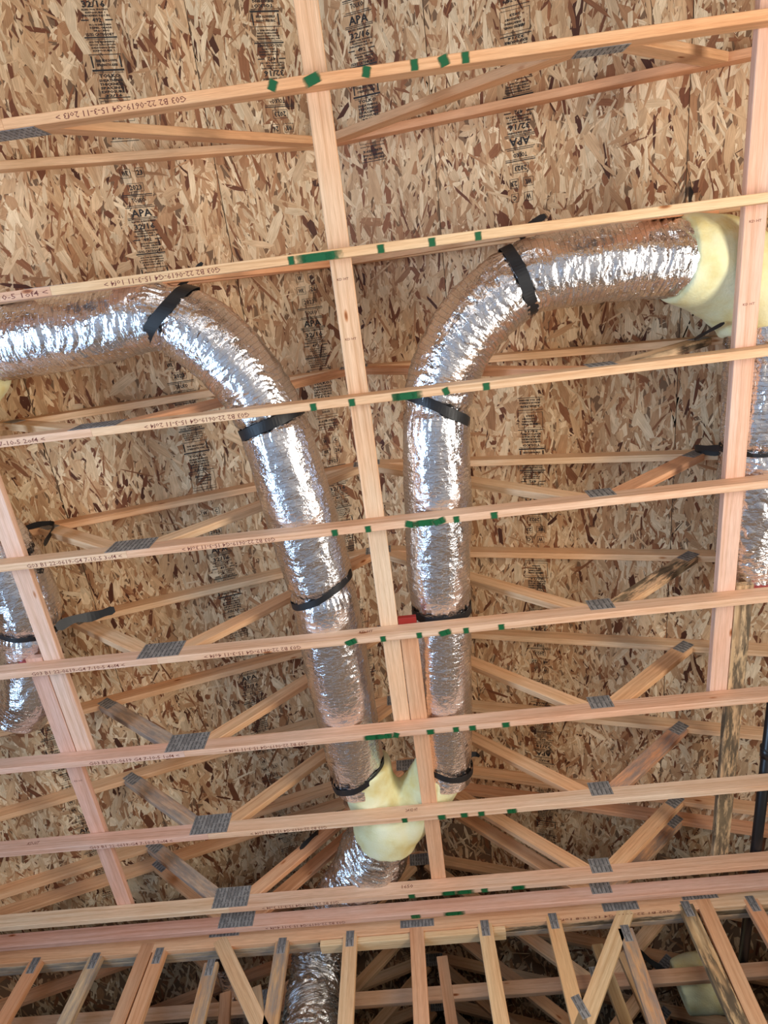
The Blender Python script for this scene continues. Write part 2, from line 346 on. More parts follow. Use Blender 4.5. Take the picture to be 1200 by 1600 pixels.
def stamp_mesh(week):
    it = [('W', -.034, .135, .026, .026, 0), ('C', .034, .135, .024, .018, 0), ('WK', -.036, .066, .026, .034, 0), (week, .036, .068, .026, .03, 0), ('2023', 0, 0, .026, .062, 0),
          ('TOLKO', 0, -.060, .022, .07, 0), ('RATED SHEATHING', 0, -.161, .009, .12, 0), ('APA', 0, -.121, .036, .105, 0),
          ('32/16', 0, -.186, .028, .105, 0), ('SIZED FOR SPACING', 0, -.208, .008, .12, 0), ('EXPOSURE 1', 0, -.220, .008, .09, 0), ('THICKNESS 0.451 IN.', 0, -.232, .009, .13, 0),
          ('492', 0, -.250, .019, .042, 0), ('PS 2-18 SHEATHING', .01, -.269, .008, .10, 0), ('PANEL GRADE', .01, -.281, .008, .10, 0), ('SPACING', .01, -.293, .008, .07, 0),
          ('15/32 CATEGORY', 0, -.308, .013, .13, 0), ('APA THE ENGINEERED', 0, -.338, .008, .12, 0), ('WOOD ASSOCIATION', 0, -.350, .008, .12, 0), ('SHEATHING SPAN', 0, -.362, .008, .11, 0), ('EXPOSURE 1', 0, -.374, .008, .10, 0),
          ('THIS SIDE DOWN', 0, -.415, .011, .10, 0), ('STRENGTH AXIS', 0, -.433, .011, .10, 0),
          ('TOLKO', 0, -.478, .016, .10, 0), ('SHEATHING', 0, -.498, .012, .11, 0), ('THICKNESS', 0, -.514, .012, .11, 0), ('SPACING', 0, -.530, .012, .11, 0), ('EXPOSURE', 0, -.546, .012, .11, 0), ('32/16', 0, -.562, .012, .08, 0),
          ('APA', -.03, -.606, .014, .03, 0), ('RATED PANEL', .01, -.606, .010, .09, 0), ('SHEATHING', .01, -.622, .010, .08, 0), ('CATEGORY', .01, -.638, .010, .08, 0), ('2023', 0, -.655, .012, .05, 0),
          ('3-620-7470', 0, -.712, .014, .11, 0), ('SPACE PANELS', 0, -.732, .010, .12, 0), ('AT ALL EDGES', 0, -.748, .010, .12, 0)]
    V, F = text_mesh(it, 'stamp')
    for b in ((0, -.034, .15, .004), (0, -.042, .15, .0025), (0, -.086, .13, .003), (0, -.094, .15, .003), (0, -.144, .15, .003), (0, -.151, .15, .003),
              (-.055, -.250, .035, .005), (.055, -.250, .035, .005), (0, -.320, .15, .006), (0, -.328, .14, .002), (0, -.390, .15, .003), (0, -.455, .15, .008), (0, -.465, .14, .002), (0, -.572, .15, .004), (0, -.690, .14, .003), (0, -.762, .14, .003)): bar(V, F, *b)
    for r in ((-.034, .135, .04, .04), (.034, .135, .036, .038), (-.036, .066, .05, .04), (.036, .068, .042, .042), (0, 0, .078, .038), (0, -.63, .14, .09)): rect(V, F, *r)
    bar(V, F, -.066, -.42, .007, .05); bar(V, F, .066, -.42, .007, .05)
    me = mesh('grade_stamp', V, F); me.materials.append(M['stamp_ink']); return me
STAMP = {wk: stamp_mesh(wk) for wk in ('23', '26')}

PT = .0115
def sheathing(side, d0, d1, y0, y1, tone, stamps):
    """one panel: d = distance down the slope from the ridge"""
    sx = -1 if side == 'L' else 1
    uvec = Vector((sx * CS, 0, -SN)); vvec = Vector((0, 1, 0)); nrm = uvec.cross(vvec)     # nrm = up for R, down for L
    g = .0015
    org = Vector((RIDGE, 0, Z0 + APEX + .001)) + Vector((0, 0, 0))
    down = -nrm if nrm.z > 0 else nrm
    # local frame: x = down the slope, y = along ridge (mirrored where needed), z = into the room
    yv = down.cross(uvec)
    mw = frame(org + uvec * ((d0 + d1) / 2) + vvec * ((y0 + y1) / 2), uvec, z=down)
    hu, hv = (d1 - d0) / 2 - g, (y1 - y0) / 2 - g
    vs = [(x, y, z) for x in (-hu, hu) for y in (-hv, hv) for z in (-PT, 0)]
    fs = [(0, 1, 3, 2), (4, 6, 7, 5), (0, 4, 5, 1), (2, 3, 7, 6), (0, 2, 6, 4), (1, 5, 7, 3)]
    p = obj('sheathing_panel', mesh('sheathing_panel', vs, fs), ceiling, M['panel_core'], mw)
    for (a, b, dn) in ((max(y0, -9), min(y1, -1.7), 700), (max(y0, -1.7), min(y1, 4.0), 2500), (max(y0, 4.0), min(y1, 20), 900)):
        pass
    mid = (y0 + y1) / 2
    dens = 1750 if (y1 > -1.7 and y0 < 4.0) else 500
    if d0 > 2.9: dens = 450
    if dens > 0:
        me = strands(-hu, hu, -hv, hv, dens, tone)
        st = obj('wood_strand', me, p, M['strand'], mw); st['kind'] = 'stuff'
    for (x, ys, flip, wk) in stamps:
        d = abs(x - RIDGE) / CS
        for yy in ys:
            if not (y0 + .05 < yy < y1 - .05): continue
            pos = org + uvec * d + vvec * yy + down * .0032
            rt = Vector((CS, 0, SN if side == 'L' else -SN)); upd = Vector((0, -1, 0))
            if flip: rt, upd = -rt, -upd
            obj('grade_stamp', STAMP[wk], p, None, frame(pos, rt, y=upd))
J = YT0 - .005
def rep(y, lo, hi): 
    out = []; a = y
    while a > lo: a -= .975
    while a < hi:
        if a >= lo: out.append(a)
        a += .975
    return out
tones = {}
for side in 'LR':
    for ci, (d0, d1, off) in enumerate(((.0, .61, 0), (.61, 1.83, 1.219), (1.83, 3.05, 0), (3.05, 3.72 if side == 'R' else 3.72, 1.219))):
        y = J + off - 2.438 * 2
        while y < YF:
            a, b = max(y, YN), min(y + 2.438, YF)
            if b - a > .05:
                st = []
                if side == 'L' and ci == 0:
                    if b < 0: st.append((-.472, rep(-.90, a, b), True, '26'))
                    elif a < 1: st.append((-.472, rep(.06, a + .1, b), False, '26'))
                    else: st.append((-.472, rep(2.2, a + .1, b), b > 4.5, '26'))
                if side == 'L' and ci == 1: st.append((-1.25, rep(-.61, a + .1, b), False, '23'))
                if side == 'L' and ci == 2: st.append((-2.47, rep(1.2, a, b), False, '23'))
                if side == 'R' and ci == 0 and b < 0: st.append((0.0, rep(-1.38, a, b - .3), False, '23'))
                if side == 'R' and ci == 1: st.append((.745, rep(-.459, a, b), True, '23'))
                q = random.uniform(.93, 1.04); warm = random.uniform(-.03, .03)
                sheathing(side, d0, d1, a, b, (q * (1 + warm), q, q * (1 - warm)), st)
            y += 2.438
for side, sx in (('L', -1), ('R', 1)):  # dark sheet added over the panels to stop sky light leaking through the seams
    u = Vector((sx * CS, 0, -SN)); p0 = Vector((RIDGE, 0, Z0 + APEX + .001 + .014)); n_ = Vector((sx * SN, 0, CS))
    a = p0 + u * -.004; b = p0 + u * 3.75
    vs = [q_ + Vector((0, y_, 0)) + n_ * h_ for q_ in (a, b) for y_ in (YN - .1, YF + .1) for h_ in (0, .006)]
    m_ = mesh('sky_block_underlay', vs, [(0, 1, 3, 2), (4, 6, 7, 5), (0, 4, 5, 1), (2, 3, 7, 6), (0, 2, 6, 4), (1, 5, 7, 3)])
    obj('sky_block_underlay', m_, ceiling, M['black_pipe'], Matrix.Identity(4))
# ------------------------------------------------------------------ trusses
def plate_mesh(wd, h):
    V, F = [], []
    t = .0012
    V += [(x, y, z) for x in (-wd / 2, wd / 2) for y in (-h / 2, h / 2) for z in (0, t)]
    F += [(0, 1, 3, 2), (4, 6, 7, 5), (0, 4, 5, 1), (2, 3, 7, 6), (0, 2, 6, 4), (1, 5, 7, 3)]
    mi = [0] * 6
    nx = max(2, int(wd / .021)); ny = max(1, int(h / .034))
    for i in range(nx):
        for j in range(ny):
            x = (i + .5) / nx * wd - wd / 2; y = (j + .5) / ny * h - h / 2; b = len(V)
            a, c = .0030, h / ny * .43
            V += [(x - a, y - c, t + .0002), (x + a, y - c, t + .0002), (x + a, y + c, t + .0002), (x - a, y + c, t + .0002)]; F.append((b, b + 1, b + 2, b + 3)); mi.append(1)
            # punched tooth lip
            V += [(x - a, y + c, t), (x + a, y + c, t), (x, y + c * .4, t + .004)]; F.append((b + 4, b + 5, b + 6)); mi.append(0)
    me = mesh('nail_plate', V, F); me.materials.append(M['galvanised']); me.materials.append(M['tooth_slot'])
    me.polygons.foreach_set('material_index', mi); return me
PL = {}
def plate(parent, x, z, yface, wd, h, ang=0., back=False):
    k = (wd, h)
    if k not in PL: PL[k] = plate_mesh(wd, h)
    xa = Vector((math.cos(ang), 0, math.sin(ang)))
    nrm = Vector((0, 1, 0)) if back else Vector((0, -1, 0))
    obj('nail_plate', PL[k], parent, None, frame((x, yface, z), xa, z=nrm))

TXT = {}
def ink(parent, text, x0, x1, y, z, flip, nrm=(0, 0, -1), h=.021):
    k = (text, round(abs(x1 - x0), 2), h)
    if k not in TXT:
        V, F = text_mesh([(text, 0, 0, h, abs(x1 - x0), 0)], 'ink', .006); me = mesh('ink_stamp', V, F); me.materials.append(M['truss_ink']); TXT[k] = me
    rt = Vector((1, 0, 0)) * (-1 if flip else 1)
    obj('ink_stamp', TXT[k], parent, None, frame(((x0 + x1) / 2, y, z), rt, z=Vector(nrm)))
def spray(parent, x, y, z, wd, ln, ang=0.):
    k = ('sp', round(wd, 3), round(ln, 3))
    if k not in TXT:
        V = [(-wd, -ln, 0), (wd, -ln, 0), (wd, ln, 0), (-wd, ln, 0)]; me = mesh('paint_mark', V, [(0, 1, 2, 3)])
        u = me.uv_layers.new(name='mark')
        for i, c in enumerate(((-1, -1), (1, -1), (1, 1), (-1, 1))): u.data[i].uv = (c[0] * .98, c[1] * .74)
        me.materials.append(M['green_spray']); TXT[k] = me
    obj('paint_mark', TXT[k], parent, None, frame((x, y, z), (math.cos(ang), math.sin(ang), 0), z=(0, 0, -1)))

MARK = {1: [(-.349, .016, .5), (-.198, .030, -.3), (.008, .015, .3), (.189, .014, 0), (.299, .018, -.3), (.38, .014, 0)], 2: [(-.383, .013, 0), (-.27, .085, 0), (-.012, .014, 0), (.198, .014, 0), (.386, .013, 0)],
        3: [(-.389, .014, 0), (-.216, .014, 0), (-.02, .016, 0), (.035, .055, 0), (.203, .014, -.3), (.381, .015, 0)], 4: [(-.383, .015, 0), (-.222, .014, 0), (-.015, .028, .3), (.055, .05, 0), (.12, .028, -.3), (.201, .014, 0), (.38, .016, 0)],
        5: [(-.388, .03, -.3), (-.223, .014, 0), (-.037, .014, 0), (.095, .03, -.2), (.202, .014, 0), (.381, .015, 0)], 6: [(-.35, .05, 0), (-.289, .05, 0), (-.225, .016, .4), (-.037, .02, 0), (.102, .016, 0), (.192, .018, 0), (.372, .02, 0)],
        7: [(-.244, .016, 0), (-.029, .022, 0), (.101, .02, 0), (.2, .018, 0), (.376, .026, 0)], 8: [(-.267, .02, 0), (-.03, .05, 0), (.06, .05, 0), (.179, .02, 0), (.386, .04, 0)], 9: [(-.26, .028, 0), (-.02, .06, 0)]}
INK = {1: ('G03 B2 22-0619-G4 15-3-11 2of3 >', -1.195, -.683, None), 2: ('G03 B2 22-0619-G4 15-3-11 1of4 >', -1.176, -.681, ('7-10-5 1of4 <', -1.68, -1.419)),
       3: ('G03 B2 22-0619-G4 15-3-11 2of4 >', -1.161, -.679, ('G4 7-10-5 2of4 <', -1.90, -1.625)), 4: ('G03 B2 22-0619-G4 15-3-11 3of4 >', -1.131, -.673, ('G03 B1 22-0619-G4 7-10-5 3of4 <', -1.91, -1.391 - .04)),
       5: ('G03 B2 22-0619-G4 15-3-11 4of4 >', -1.158, -.649, ('G03 B1 22-0619-G4 7-10-5 4of4 <', -2.084, -1.582)), 6: ('G03 B2 22-0619-G4 15-3-11 1of4 >', -1.181, -.714, ('G03 B1 22-0619 G4 7-10-5 1of4 <', -1.95, -1.435)),
       7: ('G03 B2 22-0619-G4 15-3-11 2of4 >', -1.153, -.700, ('G03 B1 22-0619-G4 7-10-5 2of4 <', -2.125, -1.621)), 8: ('G03 B2 22-0619-G4 15-3-11 3of4 >', -1.199, -.718, None), 9: ('G03 B2 22-0619-G4 15-3-11 4of4 >', -1.21, -.704, None)}
CHT = {1: ((.78, .46, .24), (.76, .42, .21)), 2: ((.80, .55, .31), (.72, .42, .26)), 3: ((.78, .54, .33), (.76, .50, .33)), 4: ((.76, .50, .33), (.78, .56, .37)), 5: ((.76, .52, .35), (.76, .50, .35)),
       6: ((.74, .48, .33), (.72, .46, .34)), 7: ((.76, .54, .37), (.70, .44, .33)), 8: ((.72, .47, .32), (.75, .56, .38)), 9: ((.70, .44, .33), (.62, .35, .26))}
LAB = {1: ('roof truss highest in the photo, with an orange bottom chord and slanted green spray marks', 1), 2: ('second roof truss from the top, its chord running over the bend of both ducts', 2),
       3: ('third roof truss from the top, crossing just above the black straps below both duct bends', 3), 4: ('fourth roof truss from the top, across the upper straight ducts, with a green arc mark', 4),
       5: ('fifth roof truss from the top, with a red shim beside the straight duct', 5), 6: ('sixth roof truss from the top, crossing just above the yellow duct fork', 6),
       7: ('seventh roof truss from the top, its chord crossing the middle of the yellow duct fork', 7), 8: ('eighth roof truss from the top, crossing the crumpled foil under the yellow duct fork', 8),
       9: ('lowest of the nine trusses with green marks, its chord hard against the studded girder', 9)}
def truss(k, y, label, near=True):
    T = empty('roof_truss', (RIDGE, y, Z0)); tagit(T, label, 'truss', 'roof trusses spanning left to right')
    zc = Z0 + CH / 2; nx_r, nx_l = .905, -1.405
    ct = CHT.get(k, ((.70, .44, .28), (.72, .48, .32)))
    cr = board('bottom_chord', (nx_l, y, zc), (HEEL_R, y, zc), CW, CH, (0, 0, 1), T, tint=ct[0])
    cl = board('bottom_chord', (HEEL_L, y, zc), (nx_l - .001, y, zc), CW, CH, (0, 0, 1), T, tint=ct[1])
    th = CH / 2
    for sgn, xh in ((1, HEEL_R), (-1, HEEL_L)):
        a = Vector((RIDGE + sgn * .0006, y, Z0 + APEX - th / CS)); d = Vector((sgn * CS, 0, -SN))
        L = (abs(xh - RIDGE) - .32) / CS
        board('top_chord', a, a + d * L, CW, CH, (0, 0, 1), T, c0=(-math.tan(SLOPE)), c1=0)
    tw = CW - .0008
    def web(x0, z0, x1, z1, mat=None, tint=None):
        return board('web', (x0, y, Z0 + z0), (x1, y, Z0 + z1), tw, CH, (0, 0, 1), T, mat=mat, tint=tint)
    web(nx_r - .085, CH - .03, RIDGE + .06, APEX - .125)
    web(nx_l + .085, CH - .03, RIDGE - .06, APEX - .125)
    stR = {5: 'stained_lumber', 7: 'weathered_lumber', 3: 'stained_lumber', 9: 'weathered_lumber'}.get(k)
    stL = {6: 'weathered_lumber', 7: 'weathered_lumber', 8: 'weathered_lumber'}.get(k)
    web(nx_r + .055, CH - .03, 1.565, HEELZ + PITCH * (HEEL_R - 1.565) - .075, M[stR] if stR else None)
    web(nx_l - .055, CH - .03, -2.085, HEELZ + PITCH * (-2.085 - HEEL_L) - .075, M[stL] if stL else None, (.60, .42, .28) if stL else None)
    yf, yb = y - CW / 2, y + CW / 2
    plate(T, nx_r, Z0 + .085, yf, .125, .10); plate(T, nx_l, Z0 + .078, yf, .225, .14)
    wa = math.atan2(.44, .60)
    plate(T, 1.545, Z0 + HEELZ + PITCH * (HEEL_R - 1.545) - .095, yf, .12, .07, wa)
    plate(T, -2.065, Z0 + HEELZ + PITCH * (-2.065 - HEEL_L) - .095, yf, .12, .07, -wa)
    plate(T, RIDGE, Z0 + APEX - .085, yf, .17, .11)
    if k == 1: plate(T, nx_r, Z0 + .085, yb, .20, .095, 0, True); plate(T, nx_l, Z0 + .078, yb, .225, .14, 0, True)
    if k in INK:
        tx, x0, x1, l = INK[k]; zb = Z0 - .0004
        ink(cr, tx, x0, x1, y + .003, zb, True)
        if l: ink(cl, l[0], l[1], l[2], y + .002, zb, False)
    for (x, wd, ang) in MARK.get(k, []):
        spray(cr, x, y + (.004 if k > 1 else 0), Z0 - .0006, wd * 1.25, .0165 if k > 1 else .0185, ang)
        if k > 1 and wd > .025: spray(cr, x - .01, y + .006, Z0 - .0008, wd * .8, .012, ang)
    return T
for k in range(1, 9): truss(k, yt(k), LAB[k][0])
truss(9, 3.705, LAB[9][0])
BL = ['unlit roof truss first beyond the studded girder', 'unlit roof truss second beyond the studded girder', 'unlit roof truss third beyond the studded girder', 'unlit roof truss farthest in the dark attic']
for i in range(4): truss(20 + i, 4.52 + i * .61, BL[i])
truss(30, -1.96, 'roof truss behind the viewpoint, seen only as a reflection in the foil', False)

for o_ in list(COL.objects):
    if o_.name.startswith('roof_truss') and o_.parent is None:
        yy = WM[o_].translation.y
        for kk, x_, tx in ((5, -.31, 'KD-HT'), (8, -.29, '1650'), (7, -2.49, 'KD-HT'), (7, -.20, '2x4 KD HT')):
            if abs(yy - yt(kk)) < .01: ink(o_, tx, x_ - .035, x_ + .035, yy - CW / 2 - .0006, Z0 + .05, False, (0, -1, 0), .022)
# ------------------------------------------------------------------ lateral braces lying on the bottom chords
def lateral(x0, x1, ya, yb, label, tint, mat=None, stamps=()):
    z = Z0 + CH + .019 + .0005
    o = board('brace_board', ((x0 + x1) / 2, ya, z), ((x0 + x1) / 2, yb, z), x1 - x0, .038, (0, 0, 1), None, mat, tint)
    tagit(o, label, 'board', 'brace boards lying across the trusses')
    for (yy, st) in stamps: 
        V, F = text_mesh([(st, 0, 0, .010, .05, 0)], 'ink', .006); me = mesh('ink_stamp', V, F); me.materials.append(M['truss_ink'])
        obj('ink_stamp', me, o, None, frame(((x0 + x1) / 2, yy, z - .0195), (1, 0, 0), z=(0, 0, -1)))
lateral(-.235, -.143, -3.9, 2.325, 'long pale brace board down the middle of the photo, above the chords', (.80, .56, .36), stamps=((-.03, 'KD HT'), (.22, 'KD HT')))
lateral(-.139, -.047, 1.695, 3.60, 'shorter middle brace board lapped beside the long one, right of the yellow fork', (.74, .44, .26))
lateral(-2.06, -1.967, -3.9, 2.325, 'pale brace board at the left edge, above the left-hand duct end', (.78, .55, .42), stamps=())
lateral(-2.157, -2.065, 1.66, 3.60, 'pinkish brace board lapped onto the left one, running to the lower left', (.72, .46, .36), stamps=((2.32, 'KD HT'), (2.5, 'KD HT')))
lateral(1.497, 1.590, -3.9, 2.325, 'pinkish brace board near the right edge, in front of the yellow duct elbow', (.79, .53, .40), stamps=((-.05, 'KD HT'), (.28, 'KD HT')))
lateral(1.594, 1.684, 1.66, 3.60, 'black-stained brace board lapped beside the right one', (.66, .46, .26), M['stained_lumber'])

# ------------------------------------------------------------------ studded girder that carries the lower end
G = empty('girder_truss', (RIDGE, 3.83, Z0 - .6)); tagit(G, 'studded girder truss across the bottom with many upright members and nail plates', 'truss')
GF = 3.83
def gm(name, p0, p1, t=CW, h=CH, mat=None, tint=None, y=GF, par=None, upv=(0, 0, 1)):
    return board(name, (p0[0], y + t / 2, Z0 + p0[1]), (p1[0], y + t / 2, Z0 + p1[1]), t, h, upv, par or G, mat, tint)
ct = gm('top_chord', (-3.8, CH / 2 - .004), (1.56, CH / 2 - .004), tint=(.74, .44, .25))
gm('top_chord', (1.562, CH / 2 - .004), (3.26, CH / 2 - .004), tint=(.72, .52, .33))
gm('top_chord', (-3.8, CH / 2 - .004), (-.9, CH / 2 - .004), y=GF + CW + .001, tint=(.64, .48, .30), mat=M['weathered_lumber']); gm('top_chord', (-.898, CH / 2 - .004), (3.26, CH / 2 - .004), y=GF + CW + .001, tint=(.56, .40, .25), mat=M['stained_lumber'])
gm('top_chord', (-3.8, CH / 2 - .004), (3.26, CH / 2 - .004), y=GF + 2 * CW + .002, tint=(.55, .40, .26), mat=M['weathered_lumber'])
ink(ct, 'G02 B1 22-0619-G4 15-10-8 1of2', .62, 1.32, GF + .003, Z0 - .0044 - .001, True)
plate(G, -.262, Z0 + .045, GF, .215, .05); plate(G, 1.02, Z0 + .05, GF, .22, .055); plate(G, 1.52, Z0 + .07, GF, .22, .03); plate(G, -1.52, Z0 + .075, GF, .2, .03)
def web(x0, z0, x1, z1, mat=None, tint=None, pl=True, h=CH, name='stud'):
    u = Vector((x1 - x0, 0, z1 - z0)); 
    o = board(name, (x0, GF + CW / 2 - .001, Z0 + z0), (x1, GF + CW / 2 - .001, Z0 + z1), CW, h, (1, 0, .01), G, M[mat] if mat else None, tint)
    if pl:
        d = u.normalized(); c = Vector((x0, 0, z0)) + d * .03
        plate(G, c.x, Z0 + c.z, GF - .0012, .05, .10, 0)
BOT = -.70
web(-2.745, -.002, -2.79, BOT, tint=(.66, .34, .18)); web(-2.345, -.002, -2.385, BOT, 'weathered_lumber', (.66, .48, .28))
web(-2.02, .055, -2.045, BOT, tint=(.56, .31, .17), pl=False); web(-1.925, -.002, -1.94, BOT, tint=(.66, .36, .19))
web(-1.56, -.10, -1.555, BOT, 'weathered_lumber', (.62, .38, .18)); web(-1.545, .045, -1.02, BOT, tint=(.70, .46, .26), pl=False, name='diagonal_web')
web(-1.125, .0, -1.12, BOT, 'weathered_lumber', (.62, .36, .17)); web(-.69, .01, -.69, BOT, tint=(.72, .48, .27)); web(-.268, .02, -.262, BOT, tint=(.66, .38, .22), pl=False)
web(.162, .01, .175, BOT, tint=(.74, .50, .27)); web(.59, .02, .585, BOT, tint=(.70, .42, .2))
web(1.0, -.09, .985, BOT, 'weathered_lumber', (.66, .36, .16)); web(1.05, .03, .52, BOT, tint=(.70, .50, .28), pl=False, name='diagonal_web')
plate(G, .615, Z0 - .50, GF - .0012, .05, .12, .3)
web(1.415, .03, 1.40, BOT, 'stained_lumber', (.66, .46, .24)); web(1.53, .065, 1.49, BOT, tint=(.68, .40, .22), pl=False); web(1.81, .03, 1.80, BOT, tint=(.66, .36, .2))
web(2.22, .02, 2.22, BOT, tint=(.66, .36, .2)); web(2.62, .02, 2.62, BOT); web(-3.15, .0, -3.18, BOT)
gm('bottom_chord', (-3.8, BOT), (3.26, BOT), h=.089)
o = board('scab_board', (-.88, GF + .028 + .019, Z0 - .026), (.285, GF + .028 + .019, Z0 - .026), .075, .038, (0, 0, 1), G, None, (.78, .58, .34))
# second frame just behind it
for (x0, z0, x1, z1, tint) in ((-1.33, -.10, -1.12, -.75, (.5, .36, .22)), (-1.52, -.12, -1.40, -.75, (.48, .27, .15)), (-.13, 0, -.08, -.75, (.5, .28, .16)), (.86, 0, .90, -.75, (.6, .42, .22)), (1.0, -.06, 1.06, -.75, (.52, .36, .2))):
    board('rear_stud', (x0, 4.10, Z0 + z0), (x1, 4.10, Z0 + z1), CW, .07, (1, 0, .01), G, None, tint)

# ------------------------------------------------------------------ numpy noise
def _h(i, j, k):
    n = (i * 374761393 + j * 668265263 + k * 1274126177) & 0xffffffff
    n = ((n ^ (n >> 13)) * 1103515245) & 0xffffffff
    return ((n ^ (n >> 16)) & 0xffff) / 65535.
def vnoise(x, y, z):
    x0, y0, z0 = np.floor(x).astype(np.int64), np.floor(y).astype(np.int64), np.floor(z).astype(np.int64)
    fx, fy, fz = x - x0, y - y0, z - z0
    s_ = lambda t: t * t * (3 - 2 * t)
    fx, fy, fz = s_(fx), s_(fy), s_(fz); r = 0
    for a in (0, 1):
        for b in (0, 1):
            for c in (0, 1):
                r = r + _h(x0 + a, y0 + b, z0 + c) * (fx if a else 1 - fx) * (fy if b else 1 - fy) * (fz if c else 1 - fz)
    return r
def fbm(x, y, z, o=3):
    r, a = 0, .5
    for i in range(o): r = r + a * vnoise(x * 2 ** i + 17 * i, y * 2 ** i, z * 2 ** i); a *= .5
    return r
def spline(P, ds):
    P = [np.array(p, float) for p in P]; P = [2 * P[0] - P[1]] + P + [2 * P[-1] - P[-2]]
    out = []
    for i in range(1, len(P) - 2):
        for t in np.linspace(0, 1, 40, endpoint=False):
            a, b, c, d = P[i - 1:i + 3]
            out.append(.5 * (2 * b + (c - a) * t + (2 * a - 5 * b + 4 * c - d) * t * t + (3 * b - a - 3 * c + d) * t ** 3))
    out.append(P[-2]); out = np.array(out); L = np.r_[0, np.cumsum(np.linalg.norm(np.diff(out, axis=0), axis=1))]
    n = max(3, int(L[-1] / ds)); s = np.linspace(0, L[-1], n); return np.stack([np.interp(s, L, out[:, j]) for j in range(out.shape[1])], 1), s
def frames(C):
    T = np.gradient(C, axis=0); T /= np.linalg.norm(T, axis=1)[:, None]
    U = np.cross(T, [0, 0, 1.]); U /= np.linalg.norm(U, axis=1)[:, None]; N = np.cross(U, T); return T, U, N   # U sideways, N up

def flex_duct(name, pts, seed, pinches=(), mat='foil', rib=.0035, lump=.006, crease=.003, ds=.006, nth=132, ribzones=(), parent=None, sag=None):
    """pts rows: x, y, z above Z0, radius"""
    P, s = spline(pts, ds); C = P[:, :3].copy(); C[:, 2] += Z0; R = P[:, 3]
    T, U, N = frames(C); n = len(s)
    th = np.linspace(0, 2 * np.pi, nth, endpoint=False)
    S, TH = np.meshgrid(s, th, indexing='ij')
    cx, cy = np.cos(TH), np.sin(TH); k = .17
    r = np.repeat(R[:, None], nth, 1)
    r = r + lump * 2 * (fbm(S * 4 + seed, cx * 1.3 + 5, cy * 1.3 + seed, 3) - .44)
    rz = np.zeros_like(s) + .25
    for (a, b, amt) in ribzones: rz = np.maximum(rz, amt / (1 + np.exp(-(s - a) / .05)) / (1 + np.exp((s - b) / .05)))
    rib_n = vnoise(S * 55 + fbm(S * 3, cx * 2, cy * 2 + seed, 2) * 6, cx * 1.6 + seed, cy * 1.6)
    r = r + rib * 2.4 * rz[:, None] * (1 - 2 * np.abs(rib_n - .5) * 1.0 - .5)
    a1 = vnoise(S * 21 + seed, cx * k * 24, cy * k * 24); a2 = vnoise(S * 62, cx * k * 70 + seed, cy * k * 70)
    r = r + crease * 1.5 * (np.abs(a1 - .5) * 2 - .5) + crease * .45 * (np.abs(a2 - .5) * 2 - .5)
    for (sp, dep, wd) in pinches:
        g = np.exp(-((S - sp) / wd) ** 2); g2 = np.exp(-((S - sp) / (wd * 2.4)) ** 2)
        r = r - dep * g
        gath = np.abs(vnoise(cx * 7 + seed + sp, cy * 7, S * 6 + sp) - .5) * 2 + .7 * np.abs(vnoise(cx * 15 + sp, cy * 15 + seed, S * 9) - .5) * 2
        r = r + .014 * (gath - .75) * g2 * (1 - .8 * np.exp(-((S - sp) / .014) ** 2))
    Vx = C[:, None, :] + r[:, :, None] * (cx[:, :, None] * U[:, None, :] + cy[:, :, None] * N[:, None, :])
    idx = np.arange(n * nth).reshape(n, nth); nxt = np.roll(idx, -1, 1)
    Q = np.stack([idx[:-1], nxt[:-1], nxt[1:], idx[1:]], 2).reshape(-1, 4)
    me = bpy.data.meshes.new(name); org = C[n // 2]
    me.vertices.add(n * nth); me.vertices.foreach_set('co', (Vx - org).astype(np.float32).ravel())
    nf = len(Q); me.loops.add(nf * 4); me.loops.foreach_set('vertex_index', Q.astype(np.int32).ravel())
    me.polygons.add(nf); me.polygons.foreach_set('loop_start', np.arange(0, nf * 4, 4, dtype=np.int32))
    me.update(calc_edges=True)
    uvl = me.uv_layers.new(name='wrap')
    u = np.stack([s[:, None] + 0 * TH, TH * .17], 2); u2 = np.stack([s[:, None] + 0 * TH, (TH + th[1] + 0) * .17], 2)
    A = u[:-1]; B = u2[:-1]; Cc = u2[1:]; D = u[1:]
    uvl.data.foreach_set('uv', np.stack([A, B, Cc, D], 2).reshape(-1, 2).astype(np.float32).ravel())
    me.polygons.foreach_set('use_smooth', [True] * nf)
    o = obj(name, me, parent, M[mat], Matrix.Translation(Vector(org)))
    return o, (C, s, R, T, U, N)

def strap(name, duct, sp, label, dep=.0, tilt=(0, 0), wd=.027, gap=.004, nth=72, grp='black duct straps'):
    C, s, R, T, U, N = duct; i = int(np.argmin(np.abs(s - sp))); c = C[i]; t = T[i]; u = U[i]; nn = N[i]
    tt = t + tilt[0] * u + tilt[1] * nn; tt /= np.linalg.norm(tt)
    V, F = [], []
    rad = R[i] - dep + gap
    for j in range(nth):
        a = 2 * np.pi * j / nth; d = math.cos(a) * u + math.sin(a) * nn
        p0 = c + d * rad; p0 = p0 - t * (np.dot(p0 - c, tt) / max(np.dot(t, tt), .3))
        rr = .0015 * math.sin(5 * a + sp * 9)
        for (o_, e) in ((-wd / 2, 0), (wd / 2, 0), (wd / 2, .0022), (-wd / 2, .0022)): V.append(p0 + t * (o_ + rr) + d * (e + .0012 * math.sin(9 * a + o_ * 200)))
    for j in range(nth):
        for q in range(4): F.append([j * 4 + q, j * 4 + (q + 1) % 4, ((j + 1) % nth) * 4 + (q + 1) % 4, ((j + 1) % nth) * 4 + q])
    me = mesh(name, [Vector(v) - Vector(c) for v in V], F, False)
    o = obj(name, me, None, M['black_strap'], Matrix.Translation(Vector(c)))
    if label: tagit(o, label, 'strap', grp)
    return o
